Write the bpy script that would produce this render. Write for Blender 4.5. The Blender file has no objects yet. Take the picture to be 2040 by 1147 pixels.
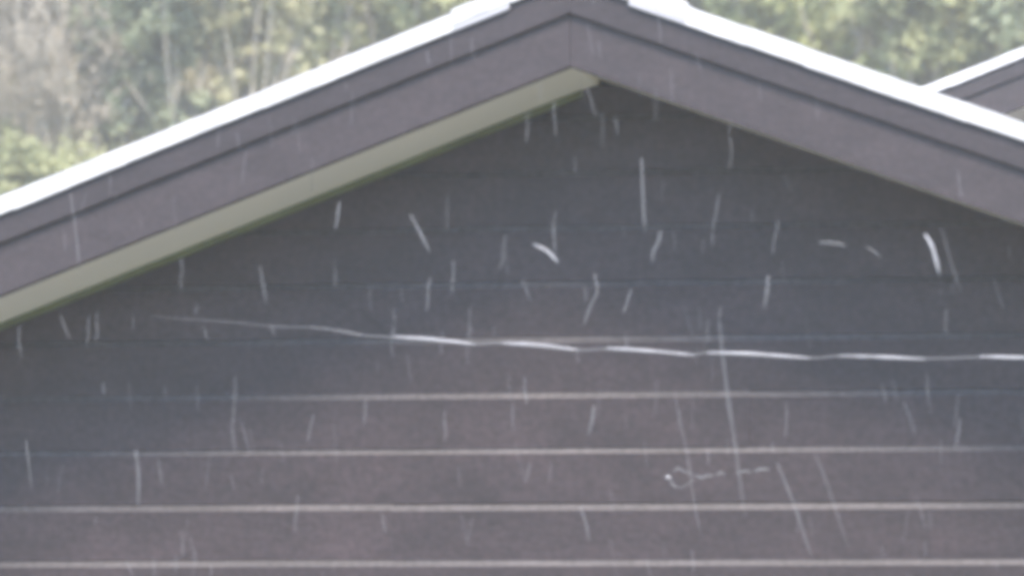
import bpy, math, random
from mathutils import Vector, Matrix, noise

random.seed(11)
S = bpy.context.scene
COL = S.collection
R = math.radians

# ------------------------------------------------------------------ camera
CAM = Vector((2.01717692, -11.47156679, 2.7893))
FW = Vector((-0.18716748, 0.97793221, 0.09282738))
RT = Vector((0.98225907, 0.18743646, 0.00589054))
UP = Vector((0.01163868, -0.09228305, 0.99566479))
FPX = 11280.0                                   # focal length in photograph pixels (2040 wide)
cd = bpy.data.cameras.new('camera')
cam = bpy.data.objects.new('camera', cd)
COL.objects.link(cam)
cam.matrix_world = Matrix(((RT.x, UP.x, -FW.x, CAM.x), (RT.y, UP.y, -FW.y, CAM.y),
                           (RT.z, UP.z, -FW.z, CAM.z), (0, 0, 0, 1)))
cd.sensor_width = 36.0
cd.lens = FPX / 2040 * 36
cd.clip_end = 5000
cd.clip_start = 0.2
cd.dof.use_dof = True
cd.dof.focus_distance = 15.2
cd.dof.aperture_fstop = 5.4
S.camera = cam

# ------------------------------------------------------------------ world, sun, exposure
SUN_EL, SUN_AZ = 55.0, 18.0                      # azimuth measured from straight in front of the gable, towards +x
w = bpy.data.worlds.new('World')
S.world = w
w.use_nodes = True
nt = w.node_tree
nt.nodes.clear()
sky = nt.nodes.new('ShaderNodeTexSky')
sky.sky_type = 'NISHITA'
sky.sun_disc = False
sky.sun_elevation = R(SUN_EL)
sky.sun_rotation = R(180 - SUN_AZ)
sky.air_density = 1.0
sky.ozone_density = 4.0
sky.dust_density = 0.6
bg = nt.nodes.new('ShaderNodeBackground')
bg.inputs['Strength'].default_value = 0.10
out = nt.nodes.new('ShaderNodeOutputWorld')
nt.links.new(sky.outputs[0], bg.inputs[0])
nt.links.new(bg.outputs[0], out.inputs[0])

sl = bpy.data.lights.new('sun', 'SUN')
sl.energy = 1.5
sl.angle = R(16)
sl.color = (1.0, 0.85, 0.73)
so = bpy.data.objects.new('sun', sl)
COL.objects.link(so)
sd = Vector((math.sin(R(SUN_AZ)) * math.cos(R(SUN_EL)), -math.cos(R(SUN_AZ)) * math.cos(R(SUN_EL)), math.sin(R(SUN_EL))))
so.rotation_euler = sd.to_track_quat('Z', 'Y').to_euler()
so.location = (4, -10, 20)

S.view_settings.view_transform = 'Standard'
S.view_settings.look = 'None'
S.view_settings.exposure = 2.8
S.view_settings.gamma = 1.0
S.view_settings.use_curve_mapping = False
S.cycles.use_denoising = True
S.cycles.pixel_filter_type = 'BLACKMAN_HARRIS'
S.cycles.filter_width = 4.2                     # a soft, digitally enlarged telephoto picture
S.cycles.max_bounces = 6
S.cycles.volume_bounces = 1
S.cycles.use_adaptive_sampling = False


def ray(px, py):
    return FW + RT * ((px - 1020) / FPX) - UP * ((py - 573.5) / FPX)


def at_y(px, py, y):
    d = ray(px, py)
    return CAM + d * ((y - CAM.y) / d.y)


# ------------------------------------------------------------------ helpers
class MB:
    def __init__(self):
        self.v, self.f = [], []

    def add(self, vs, fs):
        b = len(self.v)
        self.v += [tuple(p) for p in vs]
        self.f += [tuple(i + b for i in q) for q in fs]

    def box(self, a, b):
        (x0, y0, z0), (x1, y1, z1) = a, b
        self.hexa([(x0, y0, z0), (x1, y0, z0), (x1, y1, z0), (x0, y1, z0), (x0, y0, z1), (x1, y0, z1), (x1, y1, z1), (x0, y1, z1)])

    def hexa(self, p):
        self.add(p, [(0, 3, 2, 1), (4, 5, 6, 7), (0, 1, 5, 4), (1, 2, 6, 5), (2, 3, 7, 6), (3, 0, 4, 7)])

    def tube(self, pts, rad, n=6, cap=True):
        pts = [Vector(p) for p in pts]
        rs = rad if isinstance(rad, (list, tuple)) else [rad] * len(pts)
        vs, fs = [], []
        for i, p in enumerate(pts):
            t = (pts[min(i + 1, len(pts) - 1)] - pts[max(i - 1, 0)]).normalized()
            a = t.orthogonal().normalized() if abs(t.z) > .999 else t.cross(Vector((0, 0, 1))).normalized()
            b = t.cross(a)
            for k in range(n):
                c = 2 * math.pi * k / n
                vs.append(p + (a * math.cos(c) + b * math.sin(c)) * rs[i])
        for i in range(len(pts) - 1):
            for k in range(n):
                fs.append((i * n + k, i * n + (k + 1) % n, (i + 1) * n + (k + 1) % n, (i + 1) * n + k))
        if cap:
            fs.append(tuple(range(n - 1, -1, -1)))
            fs.append(tuple((len(pts) - 1) * n + k for k in range(n)))
        self.add(vs, fs)

    def build(self, name, mat, parent=None, smooth=False, bevel=0):
        me = bpy.data.meshes.new(name)
        me.from_pydata(self.v, [], self.f)
        me.validate()
        if smooth:
            me.polygons.foreach_set('use_smooth', [True] * len(me.polygons))
        o = bpy.data.objects.new(name, me)
        COL.objects.link(o)
        me.materials.append(mat)
        if parent:
            o.parent = parent
        if bevel:
            m = o.modifiers.new('soft_edges', 'BEVEL')
            m.width = bevel
            m.segments = 2
            m.limit_method = 'ANGLE'
        return o


def tag(o, label=None, cat=None, group=None, kind=None):
    for k, v in (('label', label), ('category', cat), ('group', group), ('kind', kind)):
        if v:
            o[k] = v
    return o


def empty(name, loc, label, cat, group=None):
    o = bpy.data.objects.new(name, None)
    COL.objects.link(o)
    o.location = loc
    return tag(o, label, cat, group)


def mat(name, base, var=0.15, scale=6.0, rough=0.6, stretch=(1, 1, 1), bump=0.0, bump_scale=60.0, rnd=0.0, tint=None, spec=0.4,
        transl=0.0, coat=0.0, fleck=0.0):
    m = bpy.data.materials.new(name)
    m.use_nodes = True
    t = m.node_tree
    N, L = t.nodes, t.links
    p = N['Principled BSDF']
    p.inputs['Roughness'].default_value = rough
    p.inputs['Specular IOR Level'].default_value = spec
    p.inputs['Coat Weight'].default_value = coat
    tc = N.new('ShaderNodeTexCoord')
    mp = N.new('ShaderNodeMapping')
    mp.inputs['Scale'].default_value = stretch
    L.new(tc.outputs['Object'], mp.inputs[0])
    n1 = N.new('ShaderNodeTexNoise')
    n1.inputs['Scale'].default_value = scale
    n1.inputs['Detail'].default_value = 5
    n1.inputs['Roughness'].default_value = 0.6
    L.new(mp.outputs[0], n1.inputs[0])
    r = N.new('ShaderNodeValToRGB')
    tint = tint or base
    r.color_ramp.elements[0].position = 0.28
    r.color_ramp.elements[1].position = 0.72
    r.color_ramp.elements[0].color = [c * (1 - var) for c in base] + [1]
    r.color_ramp.elements[1].color = [c * (1 + var) for c in tint] + [1]
    L.new(n1.outputs['Fac'], r.inputs[0])
    src = r.outputs[0]
    if fleck:                                    # blotchy weathered paint
        n3 = N.new('ShaderNodeTexNoise')
        n3.inputs['Scale'].default_value = 75
        n3.inputs['Detail'].default_value = 4
        L.new(tc.outputs['Object'], n3.inputs[0])
        m3 = N.new('ShaderNodeMapRange')
        m3.inputs['From Min'].default_value = .3
        m3.inputs['From Max'].default_value = .7
        m3.inputs['To Min'].default_value = 1 - fleck
        m3.inputs['To Max'].default_value = 1 + fleck
        L.new(n3.outputs['Fac'], m3.inputs['Value'])
        v3 = N.new('ShaderNodeVectorMath')
        v3.operation = 'SCALE'
        L.new(src, v3.inputs[0])
        L.new(m3.outputs[0], v3.inputs['Scale'])
        src = v3.outputs[0]
    if rnd:
        oi = N.new('ShaderNodeObjectInfo')
        mr = N.new('ShaderNodeMapRange')
        mr.inputs['To Min'].default_value = 1 - rnd
        mr.inputs['To Max'].default_value = 1 + rnd
        L.new(oi.outputs['Random'], mr.inputs['Value'])
        mx = N.new('ShaderNodeVectorMath')
        mx.operation = 'SCALE'
        L.new(src, mx.inputs[0])
        L.new(mr.outputs[0], mx.inputs['Scale'])
        src = mx.outputs[0]
    L.new(src, p.inputs['Base Color'])
    if bump:
        n2 = N.new('ShaderNodeTexNoise')
        n2.inputs['Scale'].default_value = bump_scale
        n2.inputs['Detail'].default_value = 3
        L.new(mp.outputs[0], n2.inputs[0])
        b = N.new('ShaderNodeBump')
        b.inputs['Strength'].default_value = bump
        b.inputs['Distance'].default_value = 0.004
        L.new(n2.outputs['Fac'], b.inputs['Height'])
        L.new(b.outputs[0], p.inputs['Normal'])
    if transl:
        tr = N.new('ShaderNodeBsdfTranslucent')
        L.new(src, tr.inputs['Color'])
        ms = N.new('ShaderNodeMixShader')
        ms.inputs[0].default_value = transl
        L.new(p.outputs[0], ms.inputs[1])
        L.new(tr.outputs[0], ms.inputs[2])
        L.new(ms.outputs[0], N['Material Output'].inputs['Surface'])
    return m


M = {
    'siding': mat('painted_siding', (0.0315, 0.0225, 0.0236), .28, 5, .55, (1, 1, 1.6), .3, 40, rnd=.07, tint=(0.0345, 0.0240, 0.0250), fleck=.30),
    'edge': mat('lit_board_edge', (0.054, 0.0485, 0.049), .35, 4, .6, (1, 1, 3), .25, 40, fleck=.3),
    'fascia': mat('painted_fascia', (0.034, 0.0255, 0.0260), .22, 6, .5, (1, 1, 2), .2, 50, fleck=.22),
    'trim': mat('dark_trim', (0.029, 0.0225, 0.0235), .22, 6, .5, (1, 1, 2), .2, 50, fleck=.22),
    'soffit': mat('cream_soffit', (0.90, 0.85, 0.72), .05, 4, .6, (1, 1, 1), .1, 30, tint=(0.89, 0.83, 0.69)),
    'olive': mat('olive_moulding', (0.105, 0.120, 0.050), .3, 9, .8),
    'white': mat('white_metal', (0.46, 0.46, 0.445), .25, 14, .35, (1, 1, 1), .1, 40),
    'cap': mat('grey_white_cap', (0.34, 0.34, 0.345), .10, 12, .5),
    'shingle': mat('roof_shingle', (0.16, 0.155, 0.155), .3, 14, .6, (1, 1, 1), .5, 80),
    'rain': mat('rain_water', (0.175, 0.175, 0.175), .02, 10, .3),
    'bright': mat('bright_water', (0.46, 0.46, 0.46), .02, 10, .3),
    'bounce_lawn': mat('bounce_lawn_turf', (0.096, 0.106, 0.082), .3, 1.2, .9, (1, 1, 1), .5, 30, tint=(0.118, 0.124, 0.100)),
    'earth': mat('hill_earth', (0.21, 0.20, 0.12), .3, .6, .95, (1, 1, 1), .5, 5, tint=(0.16, 0.14, 0.10)),
    'grass': mat('grass_blades', (0.24, 0.27, 0.12), .3, .7, .7, tint=(0.32, 0.31, 0.17), transl=.3),
    'bark': mat('pale_bark', (0.33, 0.305, 0.24), .25, 5, .8, (1, 1, .3)),
    'darkbark': mat('dark_bark', (0.15, 0.145, 0.12), .25, 5, .8, (1, 1, .3)),
}


def leafmat(name, c0, c1, scale=1.6):
    return mat(name, c0, .22, scale, .55, rnd=.08, tint=c1, transl=.45, spec=.3)


M['leaf_yellow'] = leafmat('yellow_green_leaves', (0.3, 0.325, 0.16), (0.385, 0.4, 0.205))
M['leaf_lime'] = leafmat('lime_leaves', (0.345, 0.38, 0.165), (0.45, 0.475, 0.22))
M['leaf_grey'] = leafmat('grey_green_leaves', (0.25, 0.29, 0.17), (0.33, 0.365, 0.23))
M['leaf_tan'] = leafmat('tan_leaves', (.30,.27,.20), (.37,.335,.26))
M['leaf_straw'] = leafmat('straw_leaves', (0.34, 0.34, 0.19), (0.41, 0.4, 0.235))

# ------------------------------------------------------------------ ground
SL = 0.55


def ground_z(x, y):
    t = max(0.0, y - 14.0)
    z = SL * t if t < 45 else SL * 45 + (t - 45) * 0.01
    if 0 < t < 3:
        z = SL * t * t / 3 * (1 - t / 3) + SL * t * (t / 3)
    k = min(1.0, t / 6)
    return z + k * .35 * noise.noise(Vector((x * .35, y * .35, 3.1)))


g = MB()
xs = [-1500, -600, -250, -120, -60] + [-40 + i * 1.0 for i in range(81)] + [60, 120, 250, 600, 1500]
ys = [-1500, -600, -250, -120, -60, -30, -15, 0, 8, 12] + [13.5 + .75 * i for i in range(64)] + [75, 100, 150, 300, 700, 1500]
for y in ys:
    for x in xs:
        g.v.append((x, y, ground_z(x, y)))
nx = len(xs)
for j in range(len(ys) - 1):
    for i in range(nx - 1):
        g.f.append((j * nx + i, j * nx + i + 1, (j + 1) * nx + i + 1, (j + 1) * nx + i))
tag(g.build('hillside', M['earth'], smooth=True), kind='structure')


lw = MB()
lw.box((-60, -60, -.3), (60, 11.5, .05))  # unseen ground slab, added to bounce light up to soffit and wall
tag(lw.build('bounce_lawn', M['bounce_lawn']), kind='structure')

# ------------------------------------------------------------------ the house
ML, MR = 0.3804, 0.3620                          # roof slopes
ZF, OV = 4.2997, 0.3009                          # soffit height at the ridge, rake overhang
DZS, DZW, DZT = 0.1012, 0.1580, 0.1955
EAVE, HALF, DEEP = 3.75, 3.45, 7.0
RUP = .013                                      # the right soffit sits a little higher behind its fascia


def slope_bar(mb, side, x0, x1, y0, y1, lo, hi):
    """bar following one roof slope between |x|=x0..x1; lo/hi are heights above the soffit line"""
    m = (ML if side < 0 else MR)
    z = lambda x, d: ZF + d - m * x
    a, b = (side * x0, side * x1)
    p = [(a, y0, z(x0, lo)), (b, y0, z(x1, lo)), (b, y1, z(x1, lo)), (a, y1, z(x0, lo)),
         (a, y0, z(x0, hi)), (b, y0, z(x1, hi)), (b, y1, z(x1, hi)), (a, y1, z(x0, hi))]
    if side < 0:
        p = [p[1], p[0], p[3], p[2], p[5], p[4], p[7], p[6]]
    mb.hexa(p)


def build_house():
    h = empty('house', (0, 0, 0), 'large dark taupe house gable filling the view, lap siding and white roof edges', 'house',
              'houses with white edged roofs')
    # sheathing behind the boards and the body of the house
    b = MB()
    prof = [(-HALF, -.3), (HALF, -.3), (HALF, ZF - MR * HALF - .02), (0, ZF - .02), (-HALF, ZF - ML * HALF - .02)]
    vs = [(x, .034, z) for x, z in prof] + [(x, DEEP, z) for x, z in prof]
    b.add(vs, [(0, 1, 2, 3, 4), (9, 8, 7, 6, 5)] + [(i, i + 5, (i + 1) % 5 + 5, (i + 1) % 5) for i in range(5)])
    b.build('wall', M['siding'], h)
    # lap siding boards, one object each; some courses are butted from two lengths
    joints = {6: 450, 5: 783, 3: 1494, 7: 1600}
    G = .115
    for k in range(-3, 35):
        zl = 4.0 - G * k
        base = [(.0060, -.1080), (.0008, -.0095), (.0, -.0080), (.0004, -.0066), (.0074, .0062), (.028, .0062), (.028, -.1080)]
        prof = []
        for y, z in base:
            q = (y, min(zl + z, ZF - .004))
            if q not in prof:
                prof.append(q)
        cuts = [None, None]
        if k in joints:
            xj = at_y(joints[k], 600, 0).x
            spans = [(-9, xj - .0002), (xj + .0002, 9)]
        elif k > 7:
            xj = random.uniform(-2.2, 2.2)
            spans = [(-9, xj - .0002), (xj + .0002, 9)]
        else:
            spans = [(-9, 9)]
        for lo, hi in spans:
            dy, dz = random.uniform(-.0012, .0012), random.uniform(-.0012, .0012)
            xl = lambda z: max(-(ZF - z) / ML, -HALF, lo)
            xr = lambda z: min((ZF + RUP - z) / MR, HALF, hi)
            if xl(prof[0][1]) >= xr(prof[0][1]):
                continue
            m = MB()
            n = len(prof)
            L_ = [(xl(z), y + dy, z + dz * (1 if k > 3 else .3)) for y, z in prof]
            R_ = [(xr(z), y + dy, z + dz * (1 if k > 3 else .3)) for y, z in prof]
            m.add(L_ + R_, [tuple(range(n)), tuple(range(2 * n - 1, n - 1, -1))] +
                  [(i, (i + 1) % n, (i + 1) % n + n, i + n)[::-1] for i in range(n)])
            o = m.build('siding_board', M['siding'], h)
            o.data.materials.append(M['edge'])    # upper ledge coloured paler, painting in the light it catches
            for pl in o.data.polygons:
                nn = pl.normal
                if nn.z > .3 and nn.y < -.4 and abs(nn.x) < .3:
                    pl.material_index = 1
    for s in (-1, 1):
        c = MB()
        m_ = ML if s < 0 else MR
        c.box((s * HALF - .05, -.012, -.2), (s * HALF + .05, .10, ZF - m_ * HALF - .03))
        c.build('corner_board', M['fascia'], h)
        f = MB()                                 # soffit under the rake overhang
        slope_bar(f, s, 0.0, EAVE, -OV + .001, .033, RUP if s > 0 else 0, .016 + (RUP if s > 0 else 0))
        f.build('soffit', M['soffit'], h)
        if s < 0:                                # small olive moulding where the soffit meets the boards
            f = MB()
            slope_bar(f, s, 0.03, HALF - .06, -.018, -.001, -.015, -.001)
            f.build('moulding', M['olive'], h)
        f = MB()                                 # wide fascia board
        slope_bar(f, s, .0004, EAVE, -OV - .022, -OV, -.005, DZS + .02)
        f.build('fascia_board', M['fascia'], h, bevel=.0008)
        f = MB()                                 # upper fascia trim, standing proud
        slope_bar(f, s, 0.0, EAVE, -OV - .0325, -OV - .0225, DZS, DZW + .012)
        f.build('rake_trim', M['trim'], h, bevel=.002)
        f = MB()                                 # white metal roof edge
        x0 = .2385                               # slightly uneven folded metal, in short lengths
        while x0 < EAVE + .02:
            x1 = min(x0 + random.uniform(.05, .16), EAVE + .02)
            j0, j1 = (random.uniform(-.0016, .0016) for _ in range(2))
            slope_bar(f, s, x0, x1, -OV - .042, -OV - .034, DZW + j0, DZT + j1)
            x0 = x1
        slope_bar(f, s, .2385, EAVE + .02, -OV - .0338, -OV + .06, DZT - .012, DZT)
        f.build('rake_edge', M['white'], h)
        f = MB()                                 # cap lengths lapped over the ridge, their lower flaps greyer
        slope_bar(f, s, .122, .238, -OV - .042, -OV - .034, DZW - .001, DZW + .012)
        f.build('cap_flap', M['cap'], h, bevel=.002)
        f = MB()
        slope_bar(f, s, 0, .120, -OV - .0425, -OV - .0342, DZW + .010, DZT + .009)
        slope_bar(f, s, .120, .242, -OV - .0425, -OV - .0342, DZW + .0122, DZT + .009)
        slope_bar(f, s, 0, .242, -OV - .034, DEEP + .3, DZT + .001, DZT + .009)
        f.build('ridge_cap', M['white'], h, bevel=.002)
        # shingled slope: stepped courses, each lapping the one below
        f = MB()
        nc = 26
        for i in range(nc):
            x0, x1 = .15 + (EAVE + .03 - .15) * i / nc, .15 + (EAVE + .03 - .15) * (i + 1) / nc
            m = ML if s < 0 else MR
            zt = lambda x, d: ZF + DZT + d - m * x
            p = [(s * x0, -OV + .0605, zt(x0, -.05)), (s * x1, -OV + .0605, zt(x1, -.05)), (s * x1, DEEP + .3, zt(x1, -.05)), (s * x0, DEEP + .3, zt(x0, -.05)),
                 (s * x0, -OV + .0605, zt(x0, -.012)), (s * x1, -OV + .0605, zt(x1, -.002)), (s * x1, DEEP + .3, zt(x1, -.002)), (s * x0, DEEP + .3, zt(x0, -.012))]
            if s < 0:
                p = [p[1], p[0], p[3], p[2], p[5], p[4], p[7], p[6]]
            f.hexa(p)
        f.build('roof_slope', M['shingle'], h)
        f = MB()
        slope_bar(f, s, 0.002, EAVE, .05, DEEP + .25, .02, .14)
        f.build('roof_deck', M['fascia'], h)
        f = MB()
        m = ML if s < 0 else MR
        f.box((s * (EAVE + .0) - .001 if s < 0 else EAVE + .001, -OV - .02, ZF - m * EAVE - .005), (s * EAVE - .022 if s < 0 else EAVE + .022, DEEP + .3, ZF - m * EAVE + DZW))
        f.build('eave_board', M['fascia'], h)
    return h


house = build_house()


def copy_tree(o, parent=None):
    c = o.copy()
    COL.objects.link(c)
    if parent:
        c.parent = parent
    for ch in list(o.children):
        copy_tree(ch, c)
    return c


# the neighbour's gable further back on the right: its left roof edge passes through these two sight lines
NY = 7.9
house2 = copy_tree(house)
P = at_y(2040, 92, NY - OV - .05)
house2.location = (P.x + .9, NY, P.z - (ZF + DZT - ML * .9))
house2['label'] = 'neighbouring house behind at right, only a corner of its white edged gable roof showing'

# ------------------------------------------------------------------ vegetation on the hillside


def leaf(mb, p, n, size):
    t = n.orthogonal().normalized()
    t = (Matrix.Rotation(random.uniform(0, 6.283), 3, n) @ t)
    b = n.cross(t)
    l, wd = size * random.uniform(.7, 1.3), size * random.uniform(.28, .45)
    mb.add([p - t * l * .5, p + b * wd, p + t * l * .5, p - b * wd], [(0, 1, 2, 3)])


def rvec():
    while True:
        v = Vector((random.uniform(-1, 1), random.uniform(-1, 1), random.uniform(-1, 1)))
        if .05 < v.length < 1:
            return v.normalized()


def shrub(name, x, y, hgt, wid, nleaf, size, lm, bark, label, cat, group, nstem=8, nclump=40, upright=.5, twig=5, stem_r=.018):
    z = ground_z(x, y) - .05
    root = empty(name, (x, y, z), label, cat, group)
    st, fo = MB(), MB()
    tips = []
    nleaf = int(nleaf * 1.6)
    nclump = int(nclump * 1.6)
    for i in range(nstem):
        a = random.uniform(0, 6.283)
        rr = random.uniform(.05, .5) * wid
        top = Vector((math.cos(a) * rr, math.sin(a) * rr, hgt * random.uniform(.7, 1.05)))
        b0 = Vector((math.cos(a), math.sin(a), 0)) * .08 * wid
        pts, n = [], 7
        wob = Vector((random.uniform(-1, 1), random.uniform(-1, 1), 0)) * .1 * wid
        for k in range(n):
            t = k / (n - 1)
            p = b0.lerp(top, t)
            p += wob * math.sin(t * 3.1) + Vector((noise.noise(Vector((i * 7.1, k * .9, x))), noise.noise(Vector((i * 3.3, k * .8, y))), 0)) * .06 * wid
            p.z = hgt * (top.z / hgt) * t ** (.8 if upright < .5 else .95)
            pts.append(p)
        r0 = stem_r * random.uniform(.6, 1.2)
        st.tube(pts, [r0 * (1 - .8 * k / (n - 1)) for k in range(n)], 5)
        for q in range(twig):
            k = random.randint(2, n - 1)
            o = pts[k]
            d = (Vector((rvec().x, rvec().y, upright * 1.2 + random.uniform(-.2, .6)))).normalized()
            ln = random.uniform(.15, .4) * wid
            mid = o + d * ln * .5 + rvec() * ln * .08
            end = o + d * ln + rvec() * ln * .15
            st.tube([o, mid, end], [r0 * .4, r0 * .28, r0 * .1], 4)
            tips += [mid, end]
        tips += pts[1:]
    st.build('stem', bark, root, smooth=True)
    if nleaf:
        cl = []
        for i in range(nclump):
            c = random.choice(tips) + rvec() * .10 * wid
            cl.append((c, random.uniform(.07, .17) * wid))
        for i in range(nleaf):
            c, r = random.choice(cl)
            d = rvec()
            p = c + d * r * random.random() ** .5
            if p.z < .05:
                continue
            nrm = (d * .6 + rvec() * .8 + Vector((0, -.2, .5))).normalized()
            leaf(fo, p, nrm, size)
        fo.build('foliage', lm, root)
    return root


def spot(px, py):
    """where the sight line through a pixel of the photograph meets the hillside"""
    d = ray(px, py)
    t = 20.0
    while t < 90:
        p = CAM + d * t
        if p.z < ground_z(p.x, p.y):
            return p.x, p.y
        t += .1
    return p.x, p.y


BG = 'shrubs on the hillside behind the roof'
T = []
# (px, py of the base, name, height, width, leaves, leaf size, leaf mat, bark, label, category, stems, clumps, upright, twigs, stem radius)
T.append((30, 330, 'bare_shrub', 2.2, 1.3, 260, .05, 'leaf_tan', 'bark', 'bare tan shrub with pale forked twigs in the upper left corner', 'shrub', 20, 30, .5, 22, .021))
T.append((215, 300, 'shrub', 1.6, 1.2, 3000, .07, 'leaf_grey', 'darkbark', 'dark grey green shrub with dark bare limbs right of the tan twiggy shrub', 'shrub', 8, 60, .4, 6, .02))
T.append((90, 415, 'shrub', .28, .95, 2200, .06, 'leaf_yellow', 'darkbark', 'low bright green bush just above the roof edge at far left', 'bush', 10, 60, .5, 5, .01))
T.append((110, 370, 'bare_shrub', 1.2, 1.2, 900, .055, 'leaf_tan', 'bark', 'low tan brush with pale leaning stems behind the low bright green bush', 'shrub', 12, 40, .5, 8, .012))
T.append((360, 310, 'shrub', 1.7, 1.2, 2600, .07, 'leaf_grey', 'bark', 'grey green shrub with one pale upright stem above the left roof slope', 'shrub', 7, 55, .7, 5, .022))
T.append((500, 300, 'willow_shrub', 2.0, 1.2, 2400, .075, 'leaf_straw', 'bark', 'straw coloured shrub of upright shoots above the middle of the left roof slope', 'shrub', 22, 60, 1.1, 5, .014))
T.append((640, 250, 'willow_shrub', 2.0, 1.2, 2800, .08, 'leaf_yellow', 'bark', 'yellow green thicket of upright shoots beside the straw coloured shrub', 'shrub', 20, 60, 1.0, 5, .013))
T.append((800, 200, 'shrub', 1.8, 1.4, 3000, .08, 'leaf_yellow', 'bark', 'rounded yellow green shrub just left of the roof peak', 'shrub', 12, 60, .7, 5, .014))
T.append((1500, 160, 'shrub', 1.5, 1.4, 3200, .085, 'leaf_lime', 'bark', 'bright lime green shrub just right of the roof peak', 'shrub', 10, 60, .6, 5, .014))
T.append((1690, 190, 'shrub', 1.5, 1.3, 3200, .085, 'leaf_lime', 'bark', 'sunlit yellowish bush above the middle of the right roof slope', 'bush', 10, 60, .6, 5, .014))
T.append((1820, 240, 'shrub', 1.3, 1.2, 2800, .08, 'leaf_yellow', 'bark', 'yellow green bush above the crossing of the two roof edges', 'bush', 12, 60, .6, 6, .012))
T.append((1960, 220, 'shrub', 1.9, 1.1, 2200, .075, 'leaf_grey', 'bark', 'grey green shrub with pale trunk above the neighbouring roof', 'shrub', 7, 50, .7, 6, .024))
for px, py, nm, hg, wd, nl, sz, lm, bk, lab, cat, ns, nc, upr, tw, sr in T:
    x, y = spot(px, py)
    shrub(nm, x, y, hg, wd, nl, sz, M[lm], M[bk], lab, cat, BG, ns, nc, upr, tw, sr)
# more shrubs of the same thicket higher up and to the sides
rest = [(-150, 150), (90, 120), (260, 100), (420, 120), (570, 90), (720, 80), (880, 60), (1010, 100), (1130, 120), (1270, 60), (1420, 50),
        (1570, 70), (1730, 60), (1880, 70), (2020, 80), (2160, 120), (-220, 380), (2200, 260), (160, -30), (340, -60), (520, -40), (690, -60),
        (850, -60), (1480, -60), (1650, -50), (1800, -70), (1950, -50), (10, -60)]
LC = {'leaf_tan': 'tan', 'leaf_grey': 'grey green', 'leaf_yellow': 'yellow green', 'leaf_straw': 'straw coloured', 'leaf_lime': 'bright lime green'}
for i, (px, py) in enumerate(rest):
    x, y = spot(px, py)
    lm = ('leaf_tan' if px < 120 else 'leaf_grey' if px < 330 or px > 1900 else random.choice(['leaf_yellow', 'leaf_straw']) if px < 1000 else
          random.choice(['leaf_lime', 'leaf_yellow']))
    shrub('shrub', x, y, random.uniform(1.4, 2.1), random.uniform(1.2, 1.6), 2400, .085, M[lm], M['bark'],
          '%s shrub in the thicket higher up the hillside, %s' % (LC[lm], 'above the left roof slope' if px < 1140 else 'above the right roof slope'),
          'shrub', 'shrubs higher up the hillside', 9, 55, .7, 4, .014)

# the same thicket goes on over the rest of the slope as one mass
ug = MB()
for i in range(900):
    x, y = random.uniform(-24, 20), random.uniform(19, 48)
    u = (Vector((x, y, ground_z(x, y))) - CAM).normalized()
    if abs(u.dot(RT) / u.dot(FW)) < .135 and y < 40:
        continue                                 # the shrubs built one by one stand here
    hh = random.uniform(.7, 1.9)
    for k in range(120):
        p = Vector((x + random.gauss(0, .5), y + random.gauss(0, .5), 0))
        p.z = ground_z(p.x, p.y) + hh * random.random() ** .7
        leaf(ug, p, (rvec() + Vector((0, -.3, .5))).normalized(), random.uniform(.10, .17))
tag(ug.build('undergrowth', M['leaf_straw']), 'mass of pale green undergrowth covering the rest of the hillside', 'undergrowth', kind='stuff')

gr = MB()
for i in range(26000):
    x, y = random.uniform(-9.5, 5.5), random.uniform(17, 36)
    z = ground_z(x, y)
    l = random.uniform(.12, .4)
    a = random.uniform(0, 6.283)
    wv = Vector((math.cos(a), math.sin(a), 0)) * random.uniform(.006, .014)
    tip = Vector((x, y, z)) + Vector((random.uniform(-.5, .5) * l, random.uniform(-.5, .5) * l, l))
    b = Vector((x, y, z - .02))
    gr.add([b - wv, b + wv, tip], [(0, 1, 2)])
tag(gr.build('grass', M['grass']), 'dry yellow green grass between the shrubs on the hillside', 'grass', kind='stuff')

# ------------------------------------------------------------------ falling rain in front of the gable
RG = 'rain streaks falling in front of the gable'


def catmull(pts, n=4):
    if len(pts) < 3:
        return pts
    o = []
    e = [pts[0] * 2 - pts[1]] + pts + [pts[-1] * 2 - pts[-2]]
    for i in range(1, len(e) - 2):
        for k in range(n):
            t = k / n
            a, b, c, d = e[i - 1], e[i], e[i + 1], e[i + 2]
            o.append(.5 * (2 * b + (c - a) * t + (2 * a - 5 * b + 4 * c - d) * t * t + (3 * b - a - 3 * c + d) * t ** 3))
    return o + [pts[-1]]


def streak_mesh(mb, pix, y, r, taper=True):
    pts = [at_y(px, py, y) for px, py in pix]
    if len(pts) == 2:
        w_ = (pts[1] - pts[0]).length * .05
        pts = [pts[0]] + [pts[0].lerp(pts[1], t) + Vector((random.uniform(-w_, w_), 0, random.uniform(-w_, w_))) for t in (.33, .67)] + [pts[1]]
    pts = catmull(pts)
    n = len(pts)
    rs = [r * (.45 + .55 * math.sin(math.pi * (k + .4) / (n - .2)) ** .6) if taper else r for k in range(n)]
    mb.tube(pts, [q * random.uniform(.5, .85) for q in rs], 6)


def streak(pix, r, label, y=None, m='rain'):
    y = y if y is not None else -random.uniform(.45, 1.1)
    mb = MB()
    c = at_y(*pix[0], y)
    streak_mesh(mb, pix, y, r)
    mb.v = [tuple(Vector(v) - c) for v in mb.v]
    o = mb.build('rain_streak', M[m], smooth=True)
    o.location = c
    return tag(o, label, 'rain streak', RG)


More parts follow.
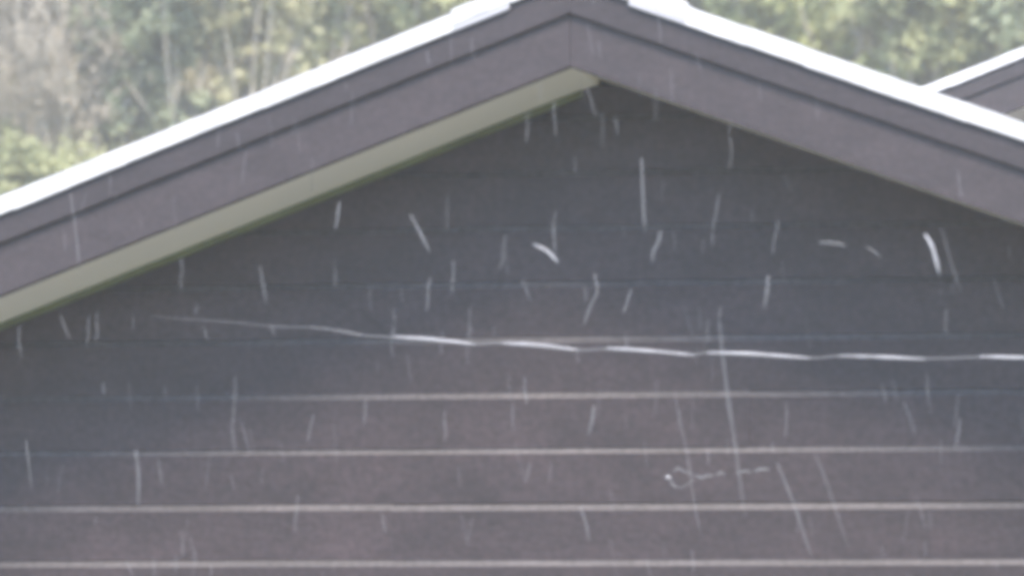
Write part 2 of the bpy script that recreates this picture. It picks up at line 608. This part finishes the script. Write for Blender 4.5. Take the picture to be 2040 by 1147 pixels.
B, Dm, F = .0026, .0021, .0015
streak([(1843, 467), (1857, 492), (1872, 547)], .0032, 'brightest short white streak, slanting down right below the right roof slope', m='bright')
streak([(1062, 486), (1090, 500), (1112, 523)], .0026, 'short bright diagonal streak at mid gable, straight below the roof peak', m='bright')
streak([(1184, 545), (1190, 580), (1175, 612), (1163, 646)], .0021, 'bent white streak hooking left, just above the dashed line')
streak([(677, 402), (667, 460)], B, 'short upright streak close under the pale left soffit')
streak([(818, 428), (836, 462), (856, 502)], B, 'streak slanting down right, on the left half of the upper gable')
streak([(903, 520), (901, 585)], .0017, 'vertical streak just right of the leaning one above the dashed line')
streak([(858, 553), (849, 620)], .0017, 'streak leaning left just left of the vertical one above the dashed line')
streak([(1316, 460), (1299, 522)], B, 'streak leaning left just right of the gable centre')
streak([(1258, 577), (1241, 623)], Dm, 'small left leaning streak right of the bent hooked one')
streak([(1530, 550), (1528, 582), (1522, 615)], B, 'upright streak above the right part of the dashed line')
streak([(1631, 483), (1660, 484), (1684, 489)], B, 'nearly level short streak on the right upper gable')
streak([(1724, 491), (1740, 500), (1755, 514)], .0016, 'short drooping streak right of the nearly level one')
streak([(1435, 612), (1434, 655), (1445, 750), (1465, 890), (1484, 1028)], .0017, 'very long thin streak crossing the dashed line and four siding courses')
streak([(1548, 922), (1580, 1000), (1617, 1110)], .0016, 'long streak slanting down right below the end of the looped one')
streak([(1345, 790), (1368, 900), (1380, 980), (1395, 1060)], .0010, 'long faint streak running down through the looped one')
streak([(1625, 905), (1650, 970), (1690, 1090)], .0010, 'long faint slanting streak at lower right, beside the brighter long one')
streak([(1155, 1008), (1165, 1035), (1174, 1076)], .0016, 'curved short streak hanging below a siding line at bottom centre')
streak([(1183, 808), (1180, 835), (1172, 865)], Dm, 'short streak between two siding lines below the gable centre')
streak([(1045, 752), (1050, 805)], .0015, 'short streak crossing the first strong siding line near the centre')
streak([(52, 875), (55, 905), (63, 972)], .0014, 'streak with a bright kinked top near the lower left corner')
streak([(270, 895), (276, 950), (275, 1010)], Dm, 'thin upright streak on the lower left siding')
streak([(140, 385), (152, 470), (158, 535)], .0012, 'thin streak in front of the left fascia board')
streak([(1278, 315), (1281, 400), (1285, 462)], Dm, 'long faint upright streak below the roof peak, right of centre')
streak([(1455, 240), (1452, 340)], .0012, 'faint upright streak touching the right fascia board')
streak([(1432, 385), (1420, 490)], .0012, 'faint streak leaning left on the upper right gable')
streak([(783, 615), (783, 710)], .0012, 'upright streak crossing the left end of the first bright dash')
streak([(593, 985), (588, 1060)], .0012, 'short streak across the siding line at lower left of centre')
streak([(1912, 832), (1902, 895)], .0014, 'short streak leaning left near the right edge, above a siding line')
streak([(1800, 800), (1812, 830), (1823, 865)], .0012, 'faint streak slanting down right near the right edge')
streak([(518, 530), (530, 605)], .0013, 'faint streak above the faded left end of the dashed line')
streak([(1876, 455), (1895, 525), (1915, 582)], .0009, 'long faint streak right beside the brightest short one')
streak([(1008, 470), (994, 537)], .0012, 'faint left leaning streak left of the bright diagonal one')

# the many fainter ones, too many to tell apart
fr = MB()
for a in ([(1040, 555), (1057, 600)], [(1166, 570), (1165, 602)], [(1550, 435), (1541, 507)], [(1107, 420), (1106, 500)], [(1104, 200), (1107, 270)],
          [(1050, 225), (1048, 285)], [(1168, 175), (1188, 232)], [(1225, 235), (1230, 265)], [(940, 75), (943, 115)], [(850, 100), (856, 130)],
          [(937, 612), (932, 680)], [(880, 660), (880, 705)], [(316, 915), (322, 965)], [(625, 825), (614, 880)], [(207, 760), (208, 785)],
          [(178, 630), (172, 690)], [(195, 620), (190, 680)], [(120, 628), (140, 675)], [(38, 650), (43, 712)], [(538, 648), (548, 668)],
          [(392, 605), (390, 625)], [(405, 650), (415, 678)], [(727, 795), (726, 845)], [(468, 750), (468, 900)], [(1756, 765), (1764, 800)],
          [(1567, 800), (1565, 870)], [(1885, 615), (1887, 670)], [(1538, 880), (1540, 900)], [(1410, 895), (1410, 925)], [(887, 820), (885, 880)],
          [(1055, 920), (1048, 960)], [(760, 1020), (768, 1060)], [(305, 1110), (308, 1147)], [(350, 1105), (351, 1140)], [(250, 1115), (265, 1147)],
          [(420, 1120), (420, 1147)], [(1150, 690), (1152, 720)], [(1247, 660), (1247, 700)], [(1378, 1095), (1380, 1140)], [(360, 515), (362, 575)]):
    streak_mesh(fr, a, -random.uniform(.45, 1.0), .0011)
for i in range(3200):
    x, y, z = random.uniform(-5, 5), -random.uniform(.42, 1.15), random.uniform(.2, 5.2)
    l = random.uniform(.012, .075)
    t = Vector((random.gauss(.08, .12), random.gauss(0, .1), -1)).normalized() * l
    p = Vector((x, y, z))
    fr.tube([p, p + t * .5, p + t], [.0003, .00042 * random.uniform(.4, 1.3), .0003], 4, cap=False)
tag(fr.build('rain', M['rain']), 'scattered faint thin rain streaks all over the front of the gable', 'rain', kind='stuff')

# the long bright dashed streak running level across the gable
YD = -.50
root = empty('dashed_streak', at_y(1200, 695, YD), 'long wavy line of bright white dashes running level across the gable', 'streak')
inv = Matrix.Translation(-root.location)


def part_streak(name, pix, r, parent, m, y=YD, taper=True):
    mb = MB()
    if name == 'thread':                         # thins out to nothing at its left end
        pts = catmull([at_y(px, py, y) for px, py in pix])
        mb.tube(pts, [r * min(1, .2 + .8 * k / 30) for k in range(len(pts))], 6)
    else:
        streak_mesh(mb, pix, y, r, taper)
    mb.v = [tuple(Vector(v) - parent.location) for v in mb.v]
    return mb.build(name, M[m], parent, smooth=True)


part_streak('thread', [(300, 629), (360, 635), (450, 640), (540, 650), (620, 652), (680, 660), (730, 669), (790, 672), (945, 685), (1000, 684), (1150, 697),
                       (1210, 695), (1380, 706), (1410, 703), (1610, 713), (1675, 709), (1840, 714), (1955, 711), (2060, 711), (2200, 716)], .0013, root, 'rain')
part_streak('dash', [(620, 651), (680, 659), (725, 668)], .0016, root, 'rain')
for d in ([(785, 670), (870, 676), (948, 686)], [(1000, 683), (1080, 687), (1152, 697)], [(1208, 693), (1290, 698), (1384, 707)],
          [(1408, 702), (1500, 704), (1612, 713)], [(1672, 708), (1760, 711), (1842, 715)], [(1952, 710), (2000, 711), (2120, 715)]):
    part_streak('dash', d, random.uniform(.0028, .0036), root, 'bright')
root = empty('looped_streak', at_y(1400, 950, -.45), 'small looped squiggle of white dashes over the lower right siding', 'streak')
for d, r in (([(1340, 939), (1352, 932), (1362, 938), (1380, 944)], .0020), ([(1384, 946), (1398, 951), (1412, 947), (1420, 948)], .0027), ([(1427, 946), (1436, 941), (1443, 945)], .0028),
             ([(1466, 943), (1482, 938), (1496, 940)], .0024), ([(1502, 938), (1516, 934), (1532, 935)], .0029),
             ([(1336, 957), (1341, 966), (1350, 971)], .0022), ([(1352, 971), (1364, 968), (1382, 956)], .0013)):
    part_streak('dash', d, r, root, 'rain', -.45)
part_streak('drop', [(1327, 949), (1331, 950), (1336, 951)], .0042, root, 'bright', -.45)

# ------------------------------------------------------------------ damp air
HZ = 0.0032
if HZ:
    hb = MB()
    hb.box((-2000, -2000, -2.0), (2000, 2000, 45))
    hm = bpy.data.materials.new('damp_air')
    hm.use_nodes = True
    hn = hm.node_tree
    hn.nodes.clear()
    pv = hn.nodes.new('ShaderNodeVolumePrincipled')
    pv.inputs['Color'].default_value = (.96, .96, .88, 1)
    pv.inputs['Density'].default_value = HZ
    ho = hn.nodes.new('ShaderNodeOutputMaterial')
    hn.links.new(pv.outputs[0], ho.inputs['Volume'])
    tag(hb.build('haze', hm), kind='stuff')
